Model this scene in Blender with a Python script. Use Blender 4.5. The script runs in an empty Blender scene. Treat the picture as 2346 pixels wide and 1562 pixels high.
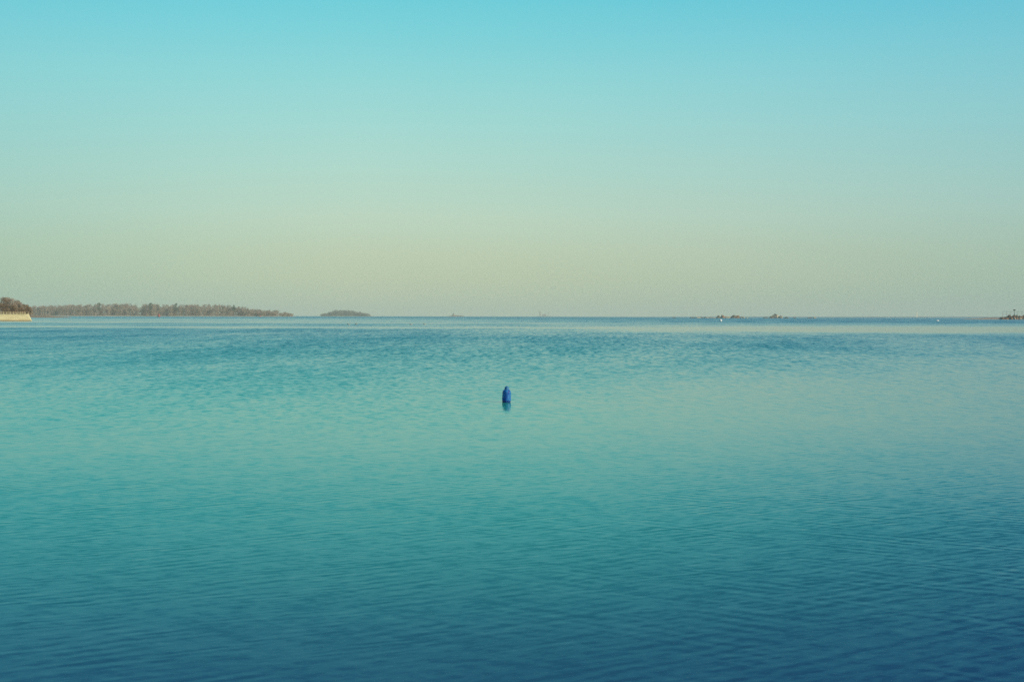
import bpy, bmesh, math, random
from mathutils import Vector, Matrix, Euler, noise
random.seed(11)
sc = bpy.context.scene
C = sc.collection
R = math.radians

# ------------------------------------------------------------------ camera
F = 2281.0                      # focal length in photo pixels (photo 2346 wide)
CAMZ = 3.0
cam = bpy.data.objects.new("camera", bpy.data.cameras.new("camera")); C.objects.link(cam)
cam.data.sensor_width = 36.0; cam.data.lens = 35.0
cam.data.clip_start = 0.1; cam.data.clip_end = 90000
cam.rotation_mode = 'QUATERNION'
ROLL = 0.0021
cam.matrix_world = Matrix.Translation((0, 0, CAMZ)) @ Euler((math.pi/2 - math.atan(57.0/F), 0, 0)).to_matrix().to_4x4() @ Matrix.Rotation(ROLL, 4, 'Z')
sc.camera = cam
bpy.context.view_layer.update()

# ------------------------------------------------------------------ view + world + sun
sc.view_settings.view_transform = 'Standard'
sc.view_settings.look = 'None'
sc.view_settings.exposure = 0.0
sc.view_settings.gamma = 1.0
sc.cycles.volume_bounces = 1
sc.cycles.use_denoising = False

SUN_AZ, SUN_EL = R(116), R(24)
W = bpy.data.worlds.new("World"); sc.world = W; W.use_nodes = True
nt = W.node_tree; nt.nodes.clear()

def s2l(c):
    c = c/255.0
    return c/12.92 if c <= .04045 else ((c+.055)/1.055)**2.4
def rgb(r, g, b): return (s2l(r), s2l(g), s2l(b), 1)

def ramp(nt, stops, interp='LINEAR'):
    n = nt.nodes.new('ShaderNodeValToRGB'); cr = n.color_ramp; cr.interpolation = interp
    while len(cr.elements) > 1: cr.elements.remove(cr.elements[-1])
    for i, (p, c) in enumerate(stops):
        if not hasattr(c, '__len__'): c = (c, c, c, 1)
        if i == 0: e = cr.elements[0]; e.position = p
        else: e = cr.elements.new(p)
        e.color = c
    return n
def math_(nt, op, a, b=None, c=None, clamp=False):
    n = nt.nodes.new('ShaderNodeMath'); n.operation = op; n.use_clamp = clamp
    for i, v in enumerate((a, b, c)):
        if v is None: continue
        if isinstance(v, (int, float)): n.inputs[i].default_value = v
        else: nt.links.new(v, n.inputs[i])
    return n.outputs[0]
def mixc(nt, fac, a, b, mode='MIX'):
    n = nt.nodes.new('ShaderNodeMix'); n.data_type = 'RGBA'; n.blend_type = mode
    for i, v in ((0, fac), (6, a), (7, b)):
        if isinstance(v, (int, float)): n.inputs[i].default_value = v
        elif isinstance(v, tuple): n.inputs[i].default_value = v
        else: nt.links.new(v, n.inputs[i])
    return n.outputs[2]

sky = nt.nodes.new('ShaderNodeTexSky'); sky.sky_type = 'NISHITA'; sky.sun_disc = False
sky.sun_elevation = SUN_EL; sky.sun_rotation = SUN_AZ; sky.air_density = 1.3; sky.dust_density = 2.0
tc = nt.nodes.new('ShaderNodeTexCoord')
sep = nt.nodes.new('ShaderNodeSeparateXYZ'); nt.links.new(tc.outputs['Generated'], sep.inputs[0])
el = math_(nt, 'MULTIPLY', math_(nt, 'ARCSINE', sep.outputs[2]), 180/math.pi/90)   # 0..1 over 0..90 degrees
def E(y): return math.degrees(math.atan((724-y)/F))/90      # photo row -> elevation (fraction of 90)
SKY = [(0.0, rgb(180, 197, 176)), (E(690), rgb(183, 199, 174)), (E(640), rgb(189, 204, 175)), (E(580), rgb(192, 209, 181)),
       (E(500), rgb(190, 216, 195)), (E(400), rgb(179, 219, 205)), (E(300), rgb(166, 220, 213)),
       (E(200), rgb(151, 219, 218)), (E(100), rgb(131, 215, 221)), (E(0), rgb(110, 209, 221)),
       (0.27, rgb(80, 180, 206)), (0.38, rgb(54, 146, 190)), (0.6, rgb(36, 108, 164)), (1.0, rgb(28, 88, 146))]
rs = ramp(nt, SKY)
nt.links.new(el, rs.inputs[0])
# the sky deepens away from the brightest azimuth
az = math_(nt, 'ARCTAN2', sep.outputs[0], sep.outputs[1])
azr = ramp(nt, [(0.0, (.30, .42, .55, 1)), (0.35, (.52, .72, .86, 1)), (0.424, (.80, .93, .98, 1)), (0.455, (.94, .985, 1, 1)), (0.475, (1, 1, 1, 1)), (0.50, (.975, .985, .99, 1)),
                (0.535, (.90, .94, .985, 1)), (0.575, (.74, .86, .96, 1)), (0.65, (.55, .72, .86, 1)), (1.0, (.30, .42, .55, 1))])
nt.links.new(math_(nt, 'MULTIPLY_ADD', az, 1/(2*math.pi), 0.5), azr.inputs[0])
skc = mixc(nt, 1.0, rs.outputs[0], azr.outputs[0], 'MULTIPLY')
hn = nt.nodes.new('ShaderNodeTexNoise'); hn.inputs['Scale'].default_value = 1.0; hn.inputs['Detail'].default_value = 4
hmap = nt.nodes.new('ShaderNodeMapping'); hmap.inputs['Scale'].default_value = (1.6, 1.6, 9); nt.links.new(tc.outputs['Generated'], hmap.inputs[0]); nt.links.new(hmap.outputs[0], hn.inputs[0])
hr = ramp(nt, [(.3, (.965, .975, .985, 1)), (.7, (1.0, 1.0, 1.0, 1))]); nt.links.new(hn.outputs[0], hr.inputs[0])
skc = mixc(nt, 1.0, skc, hr.outputs[0], 'MULTIPLY')
nish = mixc(nt, 1.0, sky.outputs[0], (0.08, 0.08, 0.08, 1), 'MULTIPLY')
fin = mixc(nt, 0.04, skc, nish)
bg = nt.nodes.new('ShaderNodeBackground'); bg.inputs[1].default_value = 1.0
nt.links.new(fin, bg.inputs[0])
wo = nt.nodes.new('ShaderNodeOutputWorld'); nt.links.new(bg.outputs[0], wo.inputs[0])

sd = Vector((math.sin(SUN_AZ)*math.cos(SUN_EL), math.cos(SUN_AZ)*math.cos(SUN_EL), math.sin(SUN_EL)))
sun = bpy.data.objects.new("sun", bpy.data.lights.new("sun", 'SUN')); C.objects.link(sun)
sun.data.energy = 4.0; sun.data.angle = R(0.5); sun.data.color = (1.0, 0.88, 0.66)
sun.rotation_euler = (-sd).to_track_quat('-Z', 'Y').to_euler()

# ------------------------------------------------------------------ helpers
CM = cam.matrix_world.copy()
def ray(px, py):
    return (CM.to_3x3() @ Vector(((px-1173)/F, (781-py)/F, -1))).normalized()
def at(px, py, Y):
    d = ray(px, py); return Vector((0, 0, CAMZ)) + d*(Y/d.y)
def on_water(px, Y):
    p = at(px, 724, Y); p.z = 0; return p

def tag(o, label=None, cat=None, group=None, kind=None):
    if label: o['label'] = label
    if cat: o['category'] = cat
    if group: o['group'] = group
    if kind: o['kind'] = kind
    return o
def link(name, bm, mat, parent=None, smooth=True, loc=(0, 0, 0)):
    me = bpy.data.meshes.new(name); bm.to_mesh(me); bm.free()
    if smooth:
        for p in me.polygons: p.use_smooth = True
    me.materials.append(mat)
    o = bpy.data.objects.new(name, me); C.objects.link(o); o.location = loc
    if parent: o.parent = parent
    return o
def empty(name, loc, rz=0):
    o = bpy.data.objects.new(name, None); C.objects.link(o); o.location = loc; o.rotation_euler.z = rz
    o.empty_display_size = .5
    return o
def dup(root, loc, rz=0, s=1.0, parent=None):
    c = root.copy(); C.objects.link(c); c.parent = parent
    if parent is None: c.location = loc; c.rotation_euler.z = rz; c.scale = (s, s, s)
    for ch in root.children: dup(ch, None, parent=c)
    return c
def box(bm, x0, x1, y0, y1, z0, z1):
    v = [bm.verts.new((x, y, z)) for z in (z0, z1) for y in (y0, y1) for x in (x0, x1)]
    for f in ((0, 2, 3, 1), (4, 5, 7, 6), (0, 1, 5, 4), (2, 6, 7, 3), (0, 4, 6, 2), (1, 3, 7, 5)):
        bm.faces.new([v[i] for i in f])
def tube(bm, p0, p1, r0, r1, n=6, cap=True):
    p0 = Vector(p0); p1 = Vector(p1); d = (p1-p0).normalized()
    a = d.orthogonal().normalized(); b = d.cross(a)
    A = [bm.verts.new(p0+(a*math.cos(2*math.pi*i/n)+b*math.sin(2*math.pi*i/n))*r0) for i in range(n)]
    B = [bm.verts.new(p1+(a*math.cos(2*math.pi*i/n)+b*math.sin(2*math.pi*i/n))*r1) for i in range(n)]
    for i in range(n): bm.faces.new((A[i], A[(i+1) % n], B[(i+1) % n], B[i]))
    if cap: bm.faces.new(B); bm.faces.new(A[::-1])
def lathe(bm, prof, n=48, ribs=0, amp=0, rib_z=(0, 0)):
    rings = []
    for r, z in prof:
        if r < 1e-5: rings.append([bm.verts.new((0, 0, z))]); continue
        ring = []
        for i in range(n):
            t = 2*math.pi*i/n
            k = r
            if ribs and rib_z[0] < z < rib_z[1]: k = r + amp*math.cos(ribs*t)
            ring.append(bm.verts.new((k*math.cos(t), k*math.sin(t), z)))
        rings.append(ring)
    for a, b in zip(rings, rings[1:]):
        for i in range(n):
            if len(a) == 1 and len(b) == 1: continue
            if len(a) == 1: bm.faces.new((a[0], b[(i+1) % n], b[i])) if False else bm.faces.new((a[0], b[i], b[(i+1) % n])[::-1])
            elif len(b) == 1: bm.faces.new((a[i], a[(i+1) % n], b[0]))
            else: bm.faces.new((a[i], a[(i+1) % n], b[(i+1) % n], b[i]))
    bmesh.ops.recalc_face_normals(bm, faces=bm.faces)

def mat(name, c1, c2=None, scale=1.0, rough=.8, bump=0.0, spec=.3, detail=6, obj=False, stretch=None):
    m = bpy.data.materials.new(name); m.use_nodes = True; t = m.node_tree
    p = t.nodes['Principled BSDF']; p.inputs['Roughness'].default_value = rough
    p.inputs['Specular IOR Level'].default_value = spec
    if c2 is None: c2 = tuple(x*.75 for x in c1)
    g = t.nodes.new('ShaderNodeTexCoord' if obj else 'ShaderNodeNewGeometry')
    src = g.outputs['Object'] if obj else g.outputs['Position']
    if stretch:
        mp = t.nodes.new('ShaderNodeMapping'); mp.inputs['Scale'].default_value = stretch
        t.links.new(src, mp.inputs[0]); src = mp.outputs[0]
    n = t.nodes.new('ShaderNodeTexNoise'); n.inputs['Scale'].default_value = scale; n.inputs['Detail'].default_value = detail
    t.links.new(src, n.inputs['Vector'])
    r = ramp(t, [(.35, (*c1, 1)), (.65, (*c2, 1))]); t.links.new(n.outputs[0], r.inputs[0])
    t.links.new(r.outputs[0], p.inputs['Base Color'])
    if bump:
        b = t.nodes.new('ShaderNodeBump'); b.inputs['Strength'].default_value = bump; b.inputs['Distance'].default_value = .3/scale
        t.links.new(n.outputs[0], b.inputs['Height']); t.links.new(b.outputs[0], p.inputs['Normal'])
    return m

# ------------------------------------------------------------------ water
STEEP, GENTLE, BIAS = 1.3, -.7, .15
def water_material():
    m = bpy.data.materials.new('sea_water'); m.use_nodes = True; t = m.node_tree
    p = t.nodes['Principled BSDF']
    g = t.nodes.new('ShaderNodeNewGeometry'); pos = g.outputs['Position']
    s = t.nodes.new('ShaderNodeSeparateXYZ'); t.links.new(pos, s.inputs[0])
    X, Y = s.outputs[0], s.outputs[1]
    def nz(scale, detail=2.0, rot=0.0, rough=.5, col=True, dist=0.0, off=0.0):
        mp = t.nodes.new('ShaderNodeMapping'); mp.vector_type = 'POINT'
        r = t.nodes.new('ShaderNodeVectorRotate'); r.rotation_type = 'Z_AXIS'; r.inputs['Angle'].default_value = rot
        t.links.new(pos, r.inputs[0]); t.links.new(r.outputs[0], mp.inputs[0])
        mp.inputs['Scale'].default_value = (*scale, 1); mp.inputs['Location'].default_value = (off, off*.7, 0)
        n = t.nodes.new('ShaderNodeTexNoise'); n.inputs['Scale'].default_value = 1
        n.inputs['Detail'].default_value = detail; n.inputs['Roughness'].default_value = rough; n.inputs['Distortion'].default_value = dist
        t.links.new(mp.outputs[0], n.inputs[0])
        return n
    # distance to the shore we stand on, as its reciprocal: 0 far out .. 1 at 8 m
    Yc = math_(t, 'MAXIMUM', Y, 4.0)
    az = math_(t, 'DIVIDE', X, Yc)
    big = nz((.004, .012), 3, off=3.1); big2 = nz((.03, .03), 2, off=7.7)
    warp = math_(t, 'MULTIPLY_ADD', big.outputs[0], 0.22, 0.89)
    warp2 = math_(t, 'MULTIPLY_ADD', big2.outputs[0], 0.12, 0.94)
    o = math_(t, 'MULTIPLY', math_(t, 'MULTIPLY', math_(t, 'DIVIDE', CAMZ*F, Yc), warp), warp2)    # photo-like offset 0..850
    # logarithmic position 0..1 over o=2..850
    lo = math_(t, 'DIVIDE', math_(t, 'LOGARITHM', math_(t, 'MAXIMUM', o, 2.0), 2.0), 10.0)
    def L(v): return math.log2(v)/10
    left = ramp(t, [(L(2), .9), (L(6), .85), (L(7.5), .45), (L(9), .7), (L(11), .40), (L(12.5), .38), (L(13.5), .7), (L(15), .30), (L(17), .34), (L(18), .72),
                    (L(23), .7), (L(26), .33), (L(28), .35), (L(30), .88), (L(60), .88), (L(110), .82), (L(150), .70), (L(200), .50), (L(300), .32), (L(450), .5), (L(850), .55)])
    right = ramp(t, [(L(2), .9), (L(12), .9), (L(17), .62), (L(21), .40), (L(25), .12), (L(35), .08), (L(40), .60), (L(60), .85), (L(90), .62), (L(150), .34),
                     (L(250), .22), (L(380), .42), (L(500), .70), (L(850), .72)])
    for r_ in (left, right): t.links.new(lo, r_.inputs[0])
    fr = t.nodes.new('ShaderNodeMapRange'); fr.interpolation_type = 'SMOOTHSTEP'
    fr.inputs[1].default_value = -.22; fr.inputs[2].default_value = .34
    t.links.new(az, fr.inputs[0])
    amp = mixc(t, fr.outputs[0], left.outputs[0], right.outputs[0])
    # cat's paws: patches of stronger and weaker ripple
    paw = nz((.06, .022), 3, .25, off=1.3)
    pr = ramp(t, [(.33, .75), (.68, 1.25)]); t.links.new(paw.outputs[0], pr.inputs[0])
    amp = math_(t, 'MULTIPLY', amp, pr.outputs[0])
    # slopes of the ripples (crests run nearly along x)
    def slope(n, ax, ay):
        v = t.nodes.new('ShaderNodeVectorMath'); v.operation = 'SUBTRACT'; v.inputs[1].default_value = (.5, .5, .5)
        t.links.new(n.outputs['Color'], v.inputs[0])
        w = t.nodes.new('ShaderNodeVectorMath'); w.operation = 'MULTIPLY'; w.inputs[1].default_value = (ax, ay, 0)
        t.links.new(v.outputs[0], w.inputs[0]); return w.outputs[0]
    def add(a, b):
        v = t.nodes.new('ShaderNodeVectorMath'); v.operation = 'ADD'; t.links.new(a, v.inputs[0]); t.links.new(b, v.inputs[1]); return v.outputs[0]
    def train(rot, wl, ax, ay, off, ph):      # a train of short crests, bent and broken up by noise
        r = t.nodes.new('ShaderNodeVectorRotate'); r.rotation_type = 'Z_AXIS'; r.inputs['Angle'].default_value = rot; t.links.new(pos, r.inputs[0])
        c = t.nodes.new('ShaderNodeSeparateXYZ'); t.links.new(r.outputs[0], c.inputs[0])
        bend = nz((.55/wl*.27, 1.1/wl*.27), 2, rot, off=off)
        env = nz((.45/wl*.27, 1.0/wl*.27), 2, rot, off=off+20)
        e = t.nodes.new('ShaderNodeMapRange'); e.interpolation_type = 'SMOOTHSTEP'; e.inputs[1].default_value = .40; e.inputs[2].default_value = .66; t.links.new(env.outputs[0], e.inputs[0])
        p_ = math_(t, 'ADD', math_(t, 'MULTIPLY', c.outputs[1], 2*math.pi/wl), math_(t, 'MULTIPLY', bend.outputs[0], ph))
        v = math_(t, 'MULTIPLY', math_(t, 'SINE', p_), e.outputs[0])
        k = t.nodes.new('ShaderNodeCombineXYZ'); t.links.new(math_(t, 'MULTIPLY', v, ax), k.inputs[0]); t.links.new(math_(t, 'MULTIPLY', v, ay), k.inputs[1])
        return k.outputs[0]
    S = slope(nz((2.2, 6.5), 3, R(-24), dist=.4, rough=.65), .08, .17)
    S = add(S, slope(nz((5.0, 15.0), 3, R(-20), off=5, dist=.3, rough=.65), .09, .30))
    S = add(S, slope(nz((2.8, 8.5), 2, R(22), off=9, dist=.4), .08, .16))
    S = add(S, train(R(-28), .19, .012, .050, 31, 10))
    S = add(S, train(R(-17), .12, .010, .040, 37, 9))
    v3 = t.nodes.new('ShaderNodeVectorMath'); v3.operation = 'SCALE'; t.links.new(train(R(25), .20, -.016, .058, 43, 10), v3.inputs[0]); t.links.new(math_(t, 'MULTIPLY_ADD', fr.outputs[0], .8, .2), v3.inputs['Scale'])
    S = add(S, v3.outputs[0])
    S = add(S, slope(nz((.25, .9), 2, R(-20), off=2), .01, .03))
    # longer wavelets farther out, where the breeze has had room to raise them
    def farther(v, stops):
        r = ramp(t, stops); t.links.new(lo, r.inputs[0])
        w = t.nodes.new('ShaderNodeVectorMath'); w.operation = 'SCALE'; t.links.new(v, w.inputs[0]); t.links.new(r.outputs[0], w.inputs['Scale']); return w.outputs[0]
    S = add(S, farther(slope(nz((3.8, 2.0), 3, R(-14), off=14, dist=.3), .06, .48), [(L(60), 1), (L(220), .60), (L(400), .12), (L(600), 0)]))
    S = add(S, farther(slope(nz((2.2, .55), 3, R(6), off=17, dist=.3), .05, .45), [(L(30), 1), (L(90), .8), (L(180), 0)]))
    S = add(S, farther(slope(nz((1.5, .17), 3, R(2), off=19), .03, .32), [(L(20), 1), (L(60), .6), (L(90), 0)]))
    sc_ = t.nodes.new('ShaderNodeVectorMath'); sc_.operation = 'SCALE'; t.links.new(S, sc_.inputs[0]); t.links.new(amp, sc_.inputs['Scale'])
    # the small waves come in towards the shore with their steep faces to it
    q = t.nodes.new('ShaderNodeSeparateXYZ'); t.links.new(sc_.outputs[0], q.inputs[0])
    fb = ramp(t, [(L(4), 1), (L(14), .8), (L(40), .25), (L(120), 0)]); t.links.new(lo, fb.inputs[0])
    steep = math_(t, 'MULTIPLY', math_(t, 'MAXIMUM', math_(t, 'SUBTRACT', q.outputs[1], 0.0), 0.0), STEEP)
    ny = math_(t, 'SUBTRACT', math_(t, 'MULTIPLY', q.outputs[1], GENTLE), steep)
    ny = math_(t, 'SUBTRACT', ny, math_(t, 'MULTIPLY', math_(t, 'POWER', amp, 1.5), math_(t, 'MULTIPLY_ADD', fb.outputs[0], .055, BIAS)))
    fin = t.nodes.new('ShaderNodeCombineXYZ'); t.links.new(q.outputs[0], fin.inputs[0]); t.links.new(ny, fin.inputs[1]); fin.inputs[2].default_value = 1
    nn = t.nodes.new('ShaderNodeVectorMath'); nn.operation = 'NORMALIZE'; t.links.new(fin.outputs[0], nn.inputs[0])
    t.links.new(nn.outputs[0], p.inputs['Normal'])
    p.inputs['Roughness'].default_value = .07
    p.inputs['IOR'].default_value = 1.55
    p.inputs['Specular IOR Level'].default_value = .5
    p.inputs['Specular Tint'].default_value = (.76, 1, .95, 1)
    # body colour: dark blue-green with broad drifts of clearer and murkier water
    mur = nz((.012, .03), 3, off=11)
    cr = ramp(t, [(.35, (.020, .070, .145, 1)), (.65, (.022, .092, .162, 1))]); t.links.new(mur.outputs[0], cr.inputs[0])
    falloff = t.nodes.new('ShaderNodeMapRange'); falloff.inputs[1].default_value = -.02; falloff.inputs[2].default_value = .55; falloff.inputs[3].default_value = 0; falloff.inputs[4].default_value = 1; t.links.new(az, falloff.inputs[0])  # lens falloff painted in: body colour darkens towards the right
    dimmed = mixc(t, falloff.outputs[0], cr.outputs[0], (.014, .046, .122, 1))
    # lighter turquoise painted into the mid-distance body for brightness the sky reflection lacks
    mid_lift = ramp(t, [(L(20), .10), (L(45), .22), (L(110), .60), (L(230), 1.0), (L(340), .88), (L(480), .66), (L(620), .36), (L(740), .14), (L(850), .05)]); t.links.new(lo, mid_lift.inputs[0])
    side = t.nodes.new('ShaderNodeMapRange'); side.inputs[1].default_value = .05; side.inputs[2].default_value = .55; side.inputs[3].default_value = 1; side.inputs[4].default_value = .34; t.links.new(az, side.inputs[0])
    body = mixc(t, math_(t, 'MULTIPLY', mid_lift.outputs[0], side.outputs[0]), dimmed, (.024, .36, .25, 1))
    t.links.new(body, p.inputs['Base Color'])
    return m
HALF = 6900
bm = bmesh.new()
xs = [-HALF, -4000, -500, -60, 0, 60, 500, 4000, HALF]; ys = [-HALF, -2000, -100, 0, 30, 120, 600, 2500, HALF]
gv = [[bm.verts.new((x, y, 0)) for x in xs] for y in ys]
for j in range(8):
    for i in range(8): bm.faces.new((gv[j][i], gv[j][i+1], gv[j+1][i+1], gv[j+1][i]))
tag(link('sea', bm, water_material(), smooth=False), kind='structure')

# ------------------------------------------------------------------ materials
M_land = mat('winter_ground', (.16, .11, .06), (.09, .08, .05), .15, .95)
M_sand = mat('shore_sand', (.42, .36, .24), (.30, .24, .15), .2, .95)
M_rust = mat('weed_shore', (.30, .13, .06), (.16, .08, .045), .5, .95)
M_rock = mat('shore_rock', (.62, .54, .38), (.24, .20, .14), .35, .9, .6)
M_darkrock = mat('dark_rock', (.07, .075, .06), (.18, .15, .10), .6, .8, .6)  # dark rock tone, also used to paint the dome's shaded side
M_redrock = mat('brown_rock', (.32, .16, .09), (.14, .09, .055), .8, .9, .6)
M_bark = mat('bark', (.10, .075, .06), (.06, .05, .04), 2, .95)
M_twig = mat('bare_twigs', (.37, .28, .21), (.27, .24, .19), .07, .95)
M_twig2 = mat('brown_twigs', (.26, .17, .09), (.20, .14, .09), .25, .95)
M_ever = mat('evergreen_needles', (.10, .15, .10), (.13, .16, .11), .3, .9)
M_scrub = mat('dark_scrub', (.18, .20, .17), (.22, .21, .17), .1, .9)
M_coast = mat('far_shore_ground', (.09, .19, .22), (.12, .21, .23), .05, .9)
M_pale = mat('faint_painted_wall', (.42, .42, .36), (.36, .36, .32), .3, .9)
M_wall = mat('pale_stone_wall', (.96, .87, .52), (.82, .72, .42), .55, .9, .25, stretch=(.5, 1, 1.6))
def courses(m):
    t = m.node_tree; p = t.nodes['Principled BSDF']; old = p.inputs['Base Color'].links[0].from_socket
    g = t.nodes.new('ShaderNodeTexCoord'); mp = t.nodes.new('ShaderNodeMapping'); mp.inputs['Rotation'].default_value = (R(90), 0, 0)
    t.links.new(g.outputs['Object'], mp.inputs[0])
    br = t.nodes.new('ShaderNodeTexBrick'); br.inputs['Scale'].default_value = 1.0; br.inputs['Brick Width'].default_value = 1.6; br.inputs['Row Height'].default_value = .62; br.inputs['Mortar Size'].default_value = .05
    br.inputs['Color1'].default_value = (1, 1, 1, 1); br.inputs['Color2'].default_value = (.84, .83, .80, 1); br.inputs['Mortar'].default_value = (.55, .50, .42, 1)
    t.links.new(mp.outputs[0], br.inputs[0])
    t.links.new(mixc(t, 1.0, old, br.outputs[0], 'MULTIPLY'), p.inputs['Base Color'])
courses(M_wall)
M_tide = mat('tide_stain', (.34, .24, .10), (.22, .17, .08), 1.2, .85)
M_rail = mat('railing_paint', (.70, .60, .34), (.58, .48, .26), 2, .6)
M_steel = mat('dark_steel', (.03, .045, .045), (.05, .06, .06), 3, .6)
M_white = mat('white_float', (.95, .96, .92), (.90, .92, .88), 3, .45, obj=True)
M_red = mat('red_float', (.42, .13, .10), (.34, .10, .08), 2, .6, obj=True)
M_sail = mat('sail_cloth', (.96, .90, .68), (.92, .86, .64), 1, .7, obj=True)

# ------------------------------------------------------------------ land
def terrain(name, pts, Y, depth, m, seed=0, nd=14, step=1.0, edge=.55, skew=0.0):
    """pts: (photo px, height m); a low ridge of land rising out of the water from distance Y to Y+depth"""
    k = F/Y
    X = [((px-1173)/k, h) for px, h in pts]
    x0, x1 = X[0][0], X[-1][0]; n = max(24, int((x1-x0)/(step*Y/400)))
    bm = bmesh.new(); rows = []
    for i in range(n+1):
        x = x0+(x1-x0)*i/n
        for (xa, ha), (xb, hb) in zip(X, X[1:]):
            if xa <= x <= xb+1e-6: h = ha+(hb-ha)*(x-xa)/(xb-xa); break
        row = []
        for j in range(nd+1):
            f = j/nd
            prof = math.sin(math.pi*min(max(f, 0), 1))**edge
            nzv = noise.noise(Vector((x*.02+seed, f*4, seed)))*.35+noise.noise(Vector((x*.1+seed, f*9, seed)))*.18
            z = (h+.3)*prof*(1+nzv)-1.0*(1-prof) - .3
            yy = Y+depth*f + depth*.06*noise.noise(Vector((x*.03, 3.3, seed)))
            row.append(bm.verts.new((x+skew*(yy-Y), yy, z)))
        rows.append(row)
    for a, b in zip(rows, rows[1:]):
        for j in range(nd): bm.faces.new((a[j], b[j], b[j+1], a[j+1]))
    bm.normal_update()
    return tag(link(name, bm, m), kind='structure')

def shore_mat(low, high, zc, blend=.4):
    m = bpy.data.materials.new('shore_to_ground'); m.use_nodes = True; t = m.node_tree; p = t.nodes['Principled BSDF']
    g = t.nodes.new('ShaderNodeNewGeometry'); s = t.nodes.new('ShaderNodeSeparateXYZ'); t.links.new(g.outputs['Position'], s.inputs[0])
    n = t.nodes.new('ShaderNodeTexNoise'); n.inputs['Scale'].default_value = .03; n.inputs['Detail'].default_value = 5; t.links.new(g.outputs['Position'], n.inputs[0])
    z = math_(t, 'ADD', s.outputs[2], math_(t, 'MULTIPLY_ADD', n.outputs[0], 4*blend, -2*blend))
    r = ramp(t, [(.45, (*low, 1)), (.55, (*high, 1))]); t.links.new(math_(t, 'MULTIPLY_ADD', z, .1/blend, .5-zc*.1/blend), r.inputs[0])
    t.links.new(r.outputs[0], p.inputs['Base Color']); p.inputs['Roughness'].default_value = .95
    return m

HY = 2700; K = F/HY
terrain('headland', [(-160, 4), (40, 4), (90, 2.5), (200, 3), (300, 3.5), (420, 3), (500, 3), (560, 2.5), (600, 2), (640, 1.3), (668, .6), (690, -.6)], HY, 260,
        shore_mat((.66, .56, .36), (.30, .24, .15), 1.3), seed=1, skew=-.21)
M_shoreb = shore_mat((.42, .22, .12), (.30, .21, .12), .6)
terrain('shore_bank', [(-150, 2.2), (30, 2.2), (56, 2.0), (66, -.8)], 700, 150, M_shoreb, seed=5, skew=-.46)
terrain('wall_spit', [(-60, 2.5), (62, 2.6), (80, 2.6), (100, 2.0), (130, 1.3), (156, .6), (176, -.8)], 1150, 120, M_shoreb, seed=7, skew=-.44)
IY = 4800
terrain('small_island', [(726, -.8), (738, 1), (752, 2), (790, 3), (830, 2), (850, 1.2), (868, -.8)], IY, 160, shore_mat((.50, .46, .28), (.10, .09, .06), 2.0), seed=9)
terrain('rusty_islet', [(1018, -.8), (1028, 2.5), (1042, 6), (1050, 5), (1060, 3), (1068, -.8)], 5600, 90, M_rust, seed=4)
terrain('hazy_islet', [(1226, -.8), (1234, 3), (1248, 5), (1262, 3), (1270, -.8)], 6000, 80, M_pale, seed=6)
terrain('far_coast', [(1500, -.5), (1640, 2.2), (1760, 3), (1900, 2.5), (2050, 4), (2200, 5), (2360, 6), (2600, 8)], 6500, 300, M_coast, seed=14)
terrain('sand_spit', [(2224, -.8), (2240, .6), (2258, 1.2), (2285, 1.9), (2310, 2.0), (2400, 2.2), (2480, -.8)], 1250, 60, shore_mat((.50, .38, .26), (.26, .14, .09), 1.1), seed=17)
def landz(Y, px): return 0

# ------------------------------------------------------------------ trees
def twig_clump(bm, c, r, n, s, rnd, flat=.8):
    for _ in range(n):
        while True:
            v = Vector((rnd.uniform(-1, 1), rnd.uniform(-1, 1), rnd.uniform(-1, 1)))
            if v.length <= 1: break
        p = c+Vector((v.x*r, v.y*r, v.z*r*flat))
        a = Vector((rnd.gauss(0, 1), rnd.gauss(0, 1), rnd.gauss(0, 1)+.8)).normalized()
        b = a.orthogonal().normalized(); b.rotate(Matrix.Rotation(rnd.uniform(0, 6.28), 3, a))
        L_ = s*rnd.uniform(.6, 1.5); w = s*rnd.uniform(.10, .30)
        bm.faces.new([bm.verts.new(p-a*L_-b*w*.4), bm.verts.new(p+b*w), bm.verts.new(p+a*L_)])
def bare_tree(bm_t, bm_c, base, h, w, rnd, n=220, s=.55):
    base = Vector(base); top = base+Vector((rnd.uniform(-.05, .05)*h, rnd.uniform(-.05, .05)*h, h*.72))
    tube(bm_t, base-Vector((0, 0, .6)), top, h*.022, h*.006, 6)
    k = rnd.randint(6, 9)
    for i in range(k):
        f = rnd.uniform(.3, .85); p = base.lerp(top, f)
        a = rnd.uniform(0, 6.28); rr = w*rnd.uniform(.45, .95)*(1.15-f*.5)
        e = p+Vector((math.cos(a)*rr, math.sin(a)*rr, h*rnd.uniform(.12, .3)))
        tube(bm_t, p, e, h*.009, h*.002, 4, False)
        if bm_c is not None: twig_clump(bm_c, e, w*rnd.uniform(.35, .55), n//k, s, rnd)
    twig_clump(bm_c, top+Vector((0, 0, h*.1)), w*.5, n//4, s, rnd)
    twig_clump(bm_c, base+Vector((0, 0, h*.45)), w*.7, n//4, s, rnd, 1.0)
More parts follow.
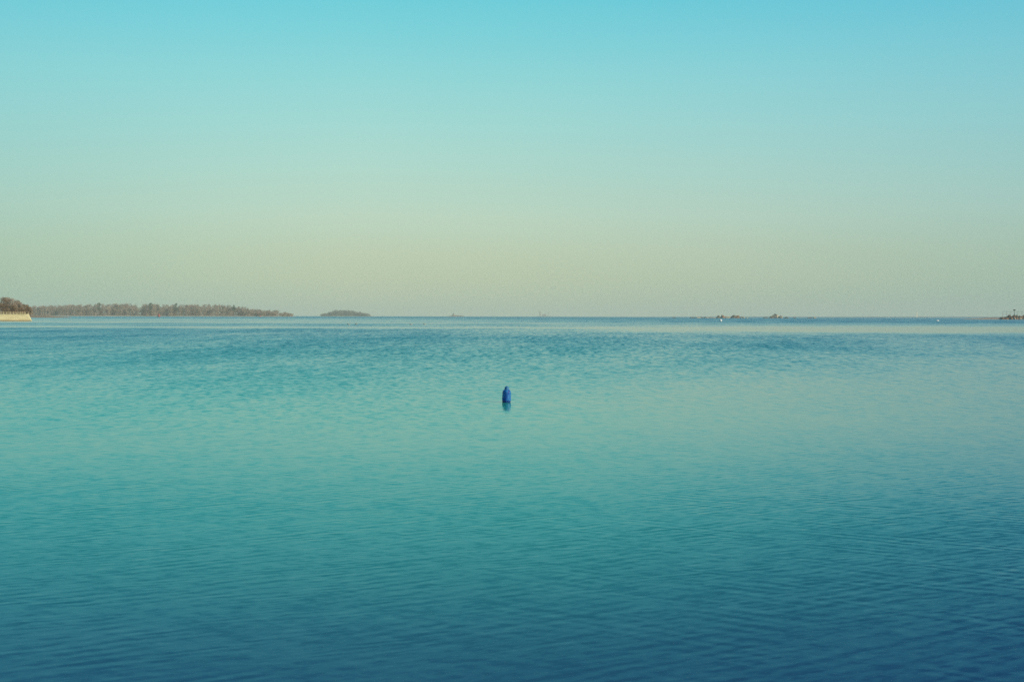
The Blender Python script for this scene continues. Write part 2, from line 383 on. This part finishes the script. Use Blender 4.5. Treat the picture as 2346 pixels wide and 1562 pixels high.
def conifer(bm_t, bm_c, base, h, w, rnd, n=420, s=.6):
    base = Vector(base); tube(bm_t, base-Vector((0, 0, .6)), base+Vector((0, 0, h*.95)), h*.02, h*.004, 6)
    for _ in range(n):
        f = rnd.random()**.8; z = h*(.18+.8*f); a = rnd.uniform(0, 6.28)
        rr = w*(1-f)**.7*rnd.uniform(.25, 1)*(1+.25*math.sin(f*26))
        p = base+Vector((math.cos(a)*rr, math.sin(a)*rr, z))
        d = Vector((math.cos(a), math.sin(a), rnd.uniform(-.5, .1))).normalized(); b = d.orthogonal().normalized(); b.rotate(Matrix.Rotation(rnd.uniform(0, 6.28), 3, d))
        L_ = s*rnd.uniform(.7, 1.5)
        bm_c.faces.new([bm_c.verts.new(p-d*L_*.3-b*L_*.35), bm_c.verts.new(p-d*L_*.3+b*L_*.35), bm_c.verts.new(p+d*L_)])
def wood(name, tops, Y0, dep, gh, count, mt, seed, w=5.5, n=110, s=1.7):
    """a far-off wood that reads as one mass; tops: (px, photo row of the canopy)"""
    rnd = random.Random(seed); bm = bmesh.new()
    x0, x1 = tops[0][0], tops[-1][0]
    for i in range(count):
        px = rnd.uniform(x0, x1); f = rnd.random(); Y = Y0+dep*(.12+.7*f)
        for (a, ra), (b, rb) in zip(tops, tops[1:]):
            if a <= px <= b: row = ra+(rb-ra)*(px-a)/(b-a); break
        top = at(px, row, Y0+dep*.5); H = top.z*(rnd.uniform(.72, 1.0)+.10*noise.noise(Vector((px*.045, seed, 0)))) if rnd.random() < .7 else top.z*rnd.uniform(.45, .75)
        x = (px-1173)*(Y0+dep*.5)/F
        g = min(gh*math.sin(math.pi*(.12+.7*f))**.55, H*.4)
        bare_tree(bm, bm, (x, Y, g), max(H-g, 2.0), w*rnd.uniform(.7, 1.2)*min(1, H/16+.25), rnd, n, s)
        twig_clump(bm, Vector((x, Y-2, g+H*.12)), w*1.0, n//2, s*.9, rnd, .5)
    return tag(link(name, bm, mt, smooth=False), kind='stuff')
o = wood('bare_woodland', [(-150, 690), (40, 697), (70, 700), (105, 699), (125, 697), (170, 694), (205, 696), (222, 692), (250, 691), (262, 697), (290, 691), (330, 694), (360, 692), (400, 694), (445, 695),
      (480, 692), (505, 694), (530, 699), (548, 699), (560, 703), (585, 708), (610, 710), (630, 708), (642, 714), (654, 718), (664, 720)], HY, 260, 3.5, 900, M_twig, 3, 7.5, 120, 2.1)
o['label'] = 'long band of bare grey brown winter woodland covering the far headland'
o = wood('island_scrub', [(740, 720.5), (752, 717), (763, 711.5), (770, 706), (785, 708), (800, 709), (815, 712), (828, 715), (838, 718), (846, 720.5)], IY, 160, 2.2, 190, M_scrub, 8, 11, 90, 3.0)
o['label'] = 'low dark scrub covering the small hazy island'

# taller trees that stand out of the headland's skyline
for i, (px, row, w_, lab) in enumerate([(228, 690, 6, 'dark rounded evergreen breaking the headland skyline at its left, near the pale wall'),
         (345, 690, 6.5, 'broad dark green evergreen in the middle of the headland skyline'),
         (403, 691, 5.5, 'dark evergreen rising just right of the middle of the headland wood'),
         (536, 696, 5, 'last dark evergreen where the headland wood steps down to the right')]):
    rnd = random.Random(60+i); Y = HY+40
    p = at(px, row, Y); r = empty('evergreen_tree', (p.x, Y, 4)); tag(r, lab, 'tree', 'evergreens on the headland')
    bt, bc = bmesh.new(), bmesh.new(); bare_tree(bt, bc, (0, 0, 0), p.z-4, w_*1.1, rnd, 700, 1.5)
    link('trunk', bt, M_bark, r); link('crown', bc, M_ever, r, False)

# clump of bare trees behind the pale sea wall
near = [(-26, 676, 0, 640), (-8, 678, 0, 655), (6, 678, 1, 640), (18, 678, 0, 660), (29, 681, 0, 640), (39, 685, 1, 662), (46, 690, 0, 645), (54, 695, 1, 660), (61, 700, 1, 650), (69, 702, 0, 680), (12, 692, 1, 622), (30, 697, 1, 625), (48, 703, 1, 632)]
for i, (px, row, br, Y) in enumerate(near):
    rnd = random.Random(200+i); Y += 150
    p = at(px, row, Y); g = 2.3
    r = empty('bare_tree', (p.x, Y, g))
    tag(r, 'bare brown winter tree in the dense clump behind the pale sea wall', 'tree', 'bare trees behind the sea wall')
    bt, bc = bmesh.new(), bmesh.new(); h = p.z-g
    bare_tree(bt, bc, (0, 0, 0), h, h*.33, rnd, 2000, .5); twig_clump(bc, Vector((0, 0, h*.25)), h*.36, 500, .5, rnd, .8)
    link('trunk', bt, M_bark, r); link('crown', bc, M_twig2 if br else M_twig, r, False)

# ------------------------------------------------------------------ sea wall (left edge)
WY = 505.0
wr = on_water(71, WY); px2m = WY/F
wall = empty('sea_wall', (wr.x, WY, 0), R(14)); tag(wall, 'pale yellow stone sea wall with a railing and sloping end at the left edge', 'wall')
bm = bmesh.new()
LW, H = 46.0, at(30, 719.5, WY).z
prof = [(0, 1.2), (0, -1.0)]
n = 46; rows = []
def wallrow(x, xt):      # battered front face
    return [bm.verts.new(v) for v in ((x, -.35, -1), (x+(.02), -.3, .45), (xt, .0, H-.28), (xt, 5.0, H-.28), (x, 5.0, -1))]
A = wallrow(0, -2.0)
B = wallrow(-LW, -LW)
for i in range(5):
    j = (i+1) % 5
    bm.faces.new((A[i], A[j], B[j], B[i]))
bm.faces.new(A[::-1]); bm.faces.new(B)
bmesh.ops.recalc_face_normals(bm, faces=bm.faces)
link('wall_face', bm, M_wall, wall, False)
bm = bmesh.new(); box(bm, -LW, -1.9, -.12, 5.0, H-.277, H); bmesh.ops.bevel(bm, geom=bm.edges[:], offset=.03, affect='EDGES')
link('coping', bm, M_wall, wall, False)
bm = bmesh.new(); box(bm, -LW, .25, -.62, -.36, -.5, .42); bmesh.ops.bevel(bm, geom=bm.edges[:], offset=.08, affect='EDGES')
link('tide_ledge', bm, M_tide, wall, False)
rail = empty('railing', (0, 0, 0)); rail.parent = wall
bm = bmesh.new()
for z in (1.05, .55): tube(bm, (-LW, .25, H+z), (-2.3, .25, H+z), .045, .045, 8)
ra = link('rail', bm, M_rail, wall); 
rail_children = []
pxs = [1, 5, 13, 20, 27, 34, 41, 48, 52, 58, 65] + [-7, -15, -23, -32]
bpy.data.objects.remove(rail)
for px in pxs:
    bm = bmesh.new(); x = (px-71)*px2m; w = .09
    box(bm, x-w, x+w, .16, .34, H-.005, H+1.12+random.uniform(-.05, .18)); link('post', bm, M_rail, ra, False)

# ------------------------------------------------------------------ rocks
def rock(px, rowbase, Y, w_px, h_px, mt, lab, seed, group=None, cat='rock', dark=None, dep=1.0):
    k = Y/F; w, h = w_px*k/2, h_px*k
    bm = bmesh.new(); bmesh.ops.create_icosphere(bm, subdivisions=4, radius=1)
    rr = random.Random(int(seed*97)); cuts = []
    for _ in range(13):                      # fractured faces
        d_ = Vector((rr.gauss(0, 1), rr.gauss(0, 1), abs(rr.gauss(0, 1))*.9)).normalized(); cuts.append((d_, rr.uniform(.55, .88)))
    for v in bm.verts:
        c = v.co.copy()
        for d_, lim in cuts:
            e = c.dot(d_)
            if e > lim: c = c-d_*(e-lim)
        c *= 1.18+.10*noise.noise(c*2.2+Vector((seed*3.1, seed, 0)))+.05*noise.noise(c*7)
        v.co = Vector((c.x*w, c.y*w*dep, c.z*h))
    p = on_water(px, Y)
    o = link('rock', bm, mt, None, False, (p.x, Y, -.05*h)); return tag(o, lab, cat, group)
RY = 1900
rks = [
 (1545, 10, 2.2, M_darkrock, 'small dark ledge barely breaking the surface, leftmost of the rock line'),
 (1586, 10, 3.0, M_darkrock, 'dark low rock at the left of the pale flat ledge'),
 (1597, 16, 3.6, M_rock, 'pale pinkish flat ledge between two dark low rocks'),
 (1608, 10, 2.8, M_darkrock, 'dark low rock just left of the long sandy ledge'),
 (1622, 20, 3.4, M_rock, 'long sandy coloured ledge reaching towards the largest dark mound'),
 (1632, 14, 2.6, M_rock, 'low sandy strip of ledge just left of the dark mound'),
 (1646, 11, 6.5, M_darkrock, 'dark green rounded mound at the left end of the rugged islet'),
 (1656, 14, 8.0, M_redrock, 'reddish brown rock in the middle of the rugged islet'),
 (1667, 14, 6.5, M_rock, 'pale weathered rock in the middle of the rugged islet'),
 (1680, 12, 9.0, M_darkrock, 'tallest dark rock on the rugged islet, right of its middle'),
 (1689, 11, 7.6, M_redrock, 'brown rock beside the tallest dark rock of the rugged islet'),
 (1699, 14, 4.2, M_rock, 'pale tapering rock at the right end of the rugged islet'),
 (1703, 5, 2.6, M_darkrock, 'tiny dark stone just off the right end of the rugged islet'),
 (1712, 10, 2.0, M_rock, 'thin low ledge in the gap between the two rocky islets'),
 (1755, 12, 3.2, M_darkrock, 'low dark rock lying left of the tall domed rock'),
 (1768, 13, 8.5, M_darkrock, 'dark shaded dome at the left of the tallest rock'),  # shaded left side of the dome, put in as a darker rock
 (1779, 21, 11.5, M_rock, 'tall pale domed rock catching the sun, the tallest out at sea'),
 (1787, 11, 8.8, M_rock, 'pale right shoulder of the tall domed rock'),
 (1784, 7, 3.4, M_darkrock, 'small dark rock at the foot of the tall domed rock'),
 (1802, 10, 3.4, M_darkrock, 'low dark rock first to the right of the tall domed rock'),
 (1821, 6, 2.4, M_darkrock, 'tiny dark rock alone between the domed rock and the last ledge'),
 (1856, 12, 2.8, M_darkrock, 'low dark left half of the last rock ledge on the right'),
 (1866, 10, 3.6, M_rock, 'pale middle of the last rock ledge on the right'),
]
for i, (px, w_, h_, mt, lab) in enumerate(rks):
    rock(px, 727, RY+(i*37) % 60, w_, h_*.86, mt, lab, i+1.7, 'rocks breaking the surface off shore')

# brown breakwater of boulders at the right edge
BY = 1250; rnd = random.Random(5)
bl = ['small dark boulder at the tip of the brown rock mound', 'brown boulder second from the tip of the rock mound', 'tan boulder catching the light near the tip of the rock mound']
q = 0
for px in range(2296, 2376, 5):
    for lay in range(2):
        hh = 5.0+min(1, (px-2292)/22)*3.0 if lay == 0 else 3.0+rnd.random()*1.5
        hh *= 1.35
        if px < 2302: hh *= .7
        mt = (M_redrock, M_redrock, M_rock, M_darkrock)[rnd.randrange(4)] if lay else (M_redrock, M_redrock, M_redrock, M_darkrock)[rnd.randrange(4)]
        lab = bl[q//2] if lay == 0 and q//2 < 3 else 'rough reddish brown boulder heaped in the rock mound at the right edge'
        if px+8 > 2346+18: lab = 'rough reddish brown boulder heaped in the rock mound at the right edge'
        rock(px+rnd.uniform(-1.5, 1.5)+lay*2, 730, BY+(6-lay*9), 9+rnd.random()*4, hh+rnd.uniform(-1, 1)*.8, mt, lab, 40+q*1.3, 'boulders of the right hand mound')
        q += 1

# ------------------------------------------------------------------ beacon + railing on the mound
k = BY/F
def P(px, row): return at(px, row, BY)
b0 = P(2324, 722)
bea = empty('beacon', (b0.x, BY, b0.z-1.5)); tag(bea, 'dark signal post with a boxy head standing on the rock mound at right', 'beacon')
zt = P(2324, 709).z-bea.location.z
bm = bmesh.new(); tube(bm, (0, 0, -1), (0, 0, zt-1.2), .28, .22, 10); link('post', bm, M_steel, bea)
bm = bmesh.new(); box(bm, -1.35, 1.35, -.5, .5, zt-1.3, zt); bmesh.ops.bevel(bm, geom=bm.edges[:], offset=.12, affect='EDGES'); link('head', bm, M_steel, bea, False)
bm = bmesh.new(); box(bm, -.55, .55, -.4, .4, 0.2, 2.2); bmesh.ops.bevel(bm, geom=bm.edges[:], offset=.06, affect='EDGES'); link('control_box', bm, M_steel, bea, False)
fn = empty('pier_railing', (P(2301, 722).x, BY+4, P(2301, 722).z-1.5)); tag(fn, 'thin grey rail on spindly posts running along the rock mound behind the beacon', 'railing')
zr = P(2320, 713.6).z-fn.location.z
bm = bmesh.new(); tube(bm, (0, 0, zr), (40, 0, zr), .10, .10, 6); tube(bm, (0, 0, zr*.5), (40, 0, zr*.5), .06, .06, 6); link('rail', bm, M_steel, fn)
for px in (2301, 2310, 2318, 2334, 2345, 2356):
    bm = bmesh.new(); x = (px-2301)*k; tube(bm, (x, 0, -1.5), (x, 0, zr+.25), .13, .11, 6); link('post', bm, M_steel, fn)

# ------------------------------------------------------------------ structure on the hazy islet
hp = at(1238, 720, 6000)
tw = empty('lighthouse', (hp.x, 6030, 3)); tag(tw, 'faint pale light tower on the hazy islet on the horizon', 'lighthouse')
zt = at(1240, 712, 6000).z-3
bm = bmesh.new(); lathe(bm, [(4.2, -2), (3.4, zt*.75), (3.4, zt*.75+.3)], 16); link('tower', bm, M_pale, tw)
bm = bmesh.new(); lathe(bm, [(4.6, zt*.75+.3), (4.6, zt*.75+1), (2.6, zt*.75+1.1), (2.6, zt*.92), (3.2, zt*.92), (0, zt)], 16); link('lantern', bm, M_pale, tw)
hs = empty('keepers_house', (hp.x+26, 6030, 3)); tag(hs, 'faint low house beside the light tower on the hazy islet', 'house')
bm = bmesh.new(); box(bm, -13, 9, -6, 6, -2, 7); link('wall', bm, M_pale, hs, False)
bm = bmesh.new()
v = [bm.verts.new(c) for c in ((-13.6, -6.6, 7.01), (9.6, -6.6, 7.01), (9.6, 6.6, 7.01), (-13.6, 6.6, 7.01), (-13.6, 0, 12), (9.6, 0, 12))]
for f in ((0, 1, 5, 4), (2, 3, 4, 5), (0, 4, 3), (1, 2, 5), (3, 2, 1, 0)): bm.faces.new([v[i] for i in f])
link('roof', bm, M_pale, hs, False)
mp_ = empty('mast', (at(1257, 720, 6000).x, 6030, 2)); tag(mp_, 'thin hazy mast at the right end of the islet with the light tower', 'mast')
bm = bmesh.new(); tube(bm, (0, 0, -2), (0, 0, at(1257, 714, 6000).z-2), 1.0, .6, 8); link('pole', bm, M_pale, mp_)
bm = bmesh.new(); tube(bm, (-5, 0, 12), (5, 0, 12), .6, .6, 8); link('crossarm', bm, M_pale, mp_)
rt = rock(1039, 720, 5630, 8, 8, M_rock, 'faint dark knob of rock on top of the rust coloured islet', 77)

# ------------------------------------------------------------------ blue buoy (the subject)
def blue_mat():
    m = bpy.data.materials.new('blue_plastic'); m.use_nodes = True; t = m.node_tree; p = t.nodes['Principled BSDF']
    g = t.nodes.new('ShaderNodeTexCoord'); mp = t.nodes.new('ShaderNodeMapping'); mp.inputs['Scale'].default_value = (14, 14, 4); t.links.new(g.outputs['Object'], mp.inputs[0])
    n = t.nodes.new('ShaderNodeTexNoise'); n.inputs['Scale'].default_value = 1; n.inputs['Detail'].default_value = 6; t.links.new(mp.outputs[0], n.inputs[0])
    r = ramp(t, [(.35, (.003, .045, .26, 1)), (.52, (.008, .105, .42, 1)), (.70, (.05, .28, .56, 1))]); t.links.new(n.outputs[0], r.inputs[0])
    t.links.new(r.outputs[0], p.inputs['Base Color']); p.inputs['Roughness'].default_value = .48; p.inputs['Specular IOR Level'].default_value = .3
    b = t.nodes.new('ShaderNodeBump'); b.inputs['Strength'].default_value = .25; b.inputs['Distance'].default_value = .02; t.links.new(n.outputs[0], b.inputs['Height']); t.links.new(b.outputs[0], p.inputs['Normal'])
    return m
M_blue = blue_mat()
M_blue2 = mat('faded_blue_plastic', (.05, .22, .42), (.03, .15, .36), 20, .45, obj=True)
M_wet = mat('wet_blue_plastic', (.005, .035, .19), (.01, .05, .20), 12, .25, obj=True)
YB = 34.6
bp = on_water(1160.5, YB); kb = YB/F
rb = 19.4*kb/2
buoy = empty('mooring_buoy', (bp.x, YB, 0)); buoy.rotation_euler = (R(-2), R(1.8), 0)
tag(buoy, 'bright blue bottle shaped plastic buoy floating upright in the calm water', 'buoy')
ht = 37.0*kb                      # height out of the water
zs = ht*(1-9.5/37)                # shoulder
bm = bmesh.new()
prof = [(0, -.22), (rb*.5, -.21), (rb*.9, -.18), (rb, -.12), (rb, .055)]
lathe(bm, prof, 64); link('wet_base', bm, M_wet, buoy)
bm = bmesh.new()
prof = [(rb*1.004, .055), (rb*1.0, zs*.5), (rb*1.0, zs*.82)]
z0, z1 = .06, zs*.86
pr = [(rb*1.004, z0)]+[(rb*(1.0+.02*math.sin(i*.45)), z0+(z1-z0)*i/14) for i in range(1, 14)]+[(rb*.97, zs*.9), (rb*.90, zs*.96), (rb*.80, zs*1.0), (rb*.66, zs*1.03), (rb*.58, zs*1.05)]
lathe(bm, pr, 96, 16, rb*.022, (z0+.02, z1-.01)); link('body', bm, M_blue, buoy)
bm = bmesh.new()
zn = zs*1.045
lathe(bm, [(rb*.60, zn-.01), (rb*.56, zn+.03), (rb*.54, zn+.06), (rb*.52, zn+.085), (rb*.46, zn+.101), (rb*.32, zn+.112), (0, zn+.115)], 40); nk = link('neck', bm, M_blue2, buoy)
bm = bmesh.new(); nseg = 24
ring = []
for i in range(nseg):
    a = 2*math.pi*i/nseg; c = Vector((math.cos(a)*.022, 0, zn+.112+math.sin(a)*.018))
    ring.append([bm.verts.new(c+Vector((math.cos(a)*math.cos(b)*.009, math.sin(b)*.009, math.sin(a)*math.cos(b)*.009))) for b in [2*math.pi*j/8 for j in range(8)]])
for i in range(nseg):
    for j in range(8): bm.faces.new((ring[i][j], ring[(i+1) % nseg][j], ring[(i+1) % nseg][(j+1) % 8], ring[i][(j+1) % 8]))
bmesh.ops.recalc_face_normals(bm, faces=bm.faces)
link('lifting_eye', bm, M_blue2, nk)

# ------------------------------------------------------------------ distant floats, ducks and the sail
def float_buoy(px, Y, r_px, mt, lab, name='mooring_buoy', squash=1.0, long=1.0, grp=None):
    p = on_water(px, Y); r = r_px*Y/F
    t = empty(name, (p.x, Y, 0)); tag(t, lab, 'buoy', grp)
    bm = bmesh.new(); bmesh.ops.create_uvsphere(bm, u_segments=28, v_segments=18, radius=r)
    for v in bm.verts: v.co = Vector((v.co.x*long, v.co.y, v.co.z*squash+r*squash*.62))
    link('float', bm, mt, t)
    bm = bmesh.new(); lathe(bm, [(r*.22, r*squash*1.55), (r*.22, r*squash*1.72), (r*.12, r*squash*1.78), (0, r*squash*1.8)], 16); link('cap', bm, mt, t)
    return t
float_buoy(1651, 610, 3.1, M_white, 'round white mooring buoy afloat in front of the rugged islet')
float_buoy(2148, 700, 2.1, M_white, 'small white float lying flat on the water left of the rock mound', squash=.8, long=1.7)
def nun(px, Y, w_px, h_px, lab):
    p = on_water(px, Y); k = Y/F; r = w_px*k/2; h = h_px*k
    t = empty('channel_buoy', (p.x, Y, 0)); tag(t, lab, 'buoy')
    bm = bmesh.new(); lathe(bm, [(0, -.8), (r, -.7), (r, h*.5), (r*.96, h*.52)], 24); link('drum', bm, M_red, t)
    bm = bmesh.new(); lathe(bm, [(r*.94, h*.52), (r*.4, h*.97), (0, h)], 24); link('cone', bm, M_red, t)
nun(364, 1850, 6, 7, 'faded red channel buoy afloat in front of the headland wood')
nun(596, 2150, 3.2, 3.5, 'tiny dark red channel buoy near the tapering tip of the headland')

M_duckb = mat('duck_white', (.62, .58, .46), (.5, .48, .40), 10, .8, obj=True)
M_duckd = mat('duck_dark', (.02, .02, .02), (.035, .03, .025), 10, .7, obj=True)
def make_duck(lab, p):
    t = empty('duck', p); tag(t, lab, 'duck', 'waterbirds swimming in a line')
    bm = bmesh.new(); bmesh.ops.create_uvsphere(bm, u_segments=24, v_segments=14, radius=1)
    for v in bm.verts:                        # tail to the right (+x), breast to the left
        x, y, z = v.co; wdt = .17*(1-.35*max(0, x)**2)
        v.co = Vector((x*.36+.04, y*wdt, z*.15+.07+max(0, x)**3*.07))
    link('body', bm, M_duckb, t)
    bm = bmesh.new()
    pts = [(-.22, .10, .105), (-.30, .17, .085), (-.325, .25, .07), (-.335, .31, .078), (-.36, .355, .085), (-.39, .36, .07)]
    pv = None
    for x, z, r in pts:
        ring = [bm.verts.new((x+math.sin(a)*r*.5, math.cos(a)*r, z+math.sin(a)*r*.8)) for a in [2*math.pi*i/12 for i in range(12)]]
        if pv:
            for i in range(12): bm.faces.new((pv[i], pv[(i+1) % 12], ring[(i+1) % 12], ring[i]))
        else: bm.faces.new(ring[::-1])
        pv = ring
    bm.faces.new(pv); bmesh.ops.recalc_face_normals(bm, faces=bm.faces); hd = link('head', bm, M_duckd, t)
    bm = bmesh.new(); tube(bm, (-.42, 0, .35), (-.54, 0, .325), .028, .010, 8); link('bill', bm, M_steel, hd)
    bm = bmesh.new(); box(bm, -.10, .30, -.155, .155, .17, .232)
    for v in bm.verts: v.co.y *= .8 if v.co.x > 0 else .6
    bmesh.ops.bevel(bm, geom=bm.edges[:], offset=.025, affect='EDGES'); link('wing', bm, M_duckd, t)
    return t
d0 = None
for px, Y, lab in ((799, 325, 'dark headed pale waterbird, leftmost of the four strung along the calm streak'), (816, 338, 'dark headed pale waterbird swimming just right of the leftmost one'),
                   (942, 335, 'dark headed pale waterbird, third of the four counting from the left'), (973, 335, 'dark headed pale waterbird, rightmost of the four on the calm streak')):
    p = on_water(px, Y)
    if d0 is None: d0 = make_duck(lab, p); d = d0; d0.scale = (1.15,)*3
    else: d = dup(d0, p, random.uniform(-.2, .2), 1.15); d['label'] = lab

SY = 5200; p = on_water(2101, SY)
sb = empty('sailboat', p, R(12)); tag(sb, 'tiny sailboat with a pale yellowish sail on the right hand horizon', 'sailboat'); k = SY/F
hS = at(2101, 712, SY).z
bm = bmesh.new()
secs = [(-6, .2, 1.5), (-4, 1.2, 1.3), (0, 1.7, 1.1), (4, 1.3, 1.2), (6.5, .7, 1.3)]; pv = None
for x, w_, z in secs:
    r_ = [bm.verts.new(c) for c in ((x, -w_, z), (x, -w_*.6, -.3), (x, w_*.6, -.3), (x, w_, z))]
    if pv:
        for i in range(4): bm.faces.new((pv[i], pv[(i+1) % 4], r_[(i+1) % 4], r_[i]))
    else: bm.faces.new(r_[::-1])
    pv = r_
bm.faces.new(pv); bmesh.ops.recalc_face_normals(bm, faces=bm.faces); link('hull', bm, M_steel, sb)
bm = bmesh.new(); tube(bm, (-.5, 0, 1), (-.5, 0, hS), .14, .08, 8); link('mast', bm, M_steel, sb)
def sail(a, b, c, nm):
    bm = bmesh.new(); a, b, c = Vector(a), Vector(b), Vector(c); N = 10; g = {}
    for s_ in (0, 1):
        for i in range(N+1):
            for j in range(N+1-i):
                u, v = i/N, j/N; q = a*(1-u-v)+b*u+c*v
                q.y += .9*math.sin(math.pi*min(1, (u+v)))*(1-u)*.8 + s_*.05; g[s_, i, j] = bm.verts.new(q)
        for i in range(N):
            for j in range(N-i):
                bm.faces.new((g[s_, i, j], g[s_, i+1, j], g[s_, i, j+1]))
                if j < N-i-1: bm.faces.new((g[s_, i+1, j], g[s_, i+1, j+1], g[s_, i, j+1]))
    link(nm, bm, M_sail, sb)
sail((-.3, 0, 2.2), (-.3, 0, hS), (5.4, 0, 2.4), 'mainsail')
sail((-5.6, 0, 1.7), (-.7, 0, hS*.86), (-1.0, 0, 1.9), 'jib')

# ------------------------------------------------------------------ haze
bm = bmesh.new(); box(bm, -HALF-150, HALF+150, -HALF-150, HALF+150, -4, 62)
hm = bpy.data.materials.new('haze'); hm.use_nodes = True; t = hm.node_tree; t.nodes.clear()
pv_ = t.nodes.new('ShaderNodeVolumePrincipled'); ou = t.nodes.new('ShaderNodeOutputMaterial')
pv_.inputs['Color'].default_value = (.96, 1, .86, 1); pv_.inputs['Density'].default_value = 1.2e-4; pv_.inputs['Anisotropy'].default_value = 0.0
t.links.new(pv_.outputs[0], ou.inputs['Volume'])
hz = link('haze', bm, hm, None, False); tag(hz, kind='stuff')
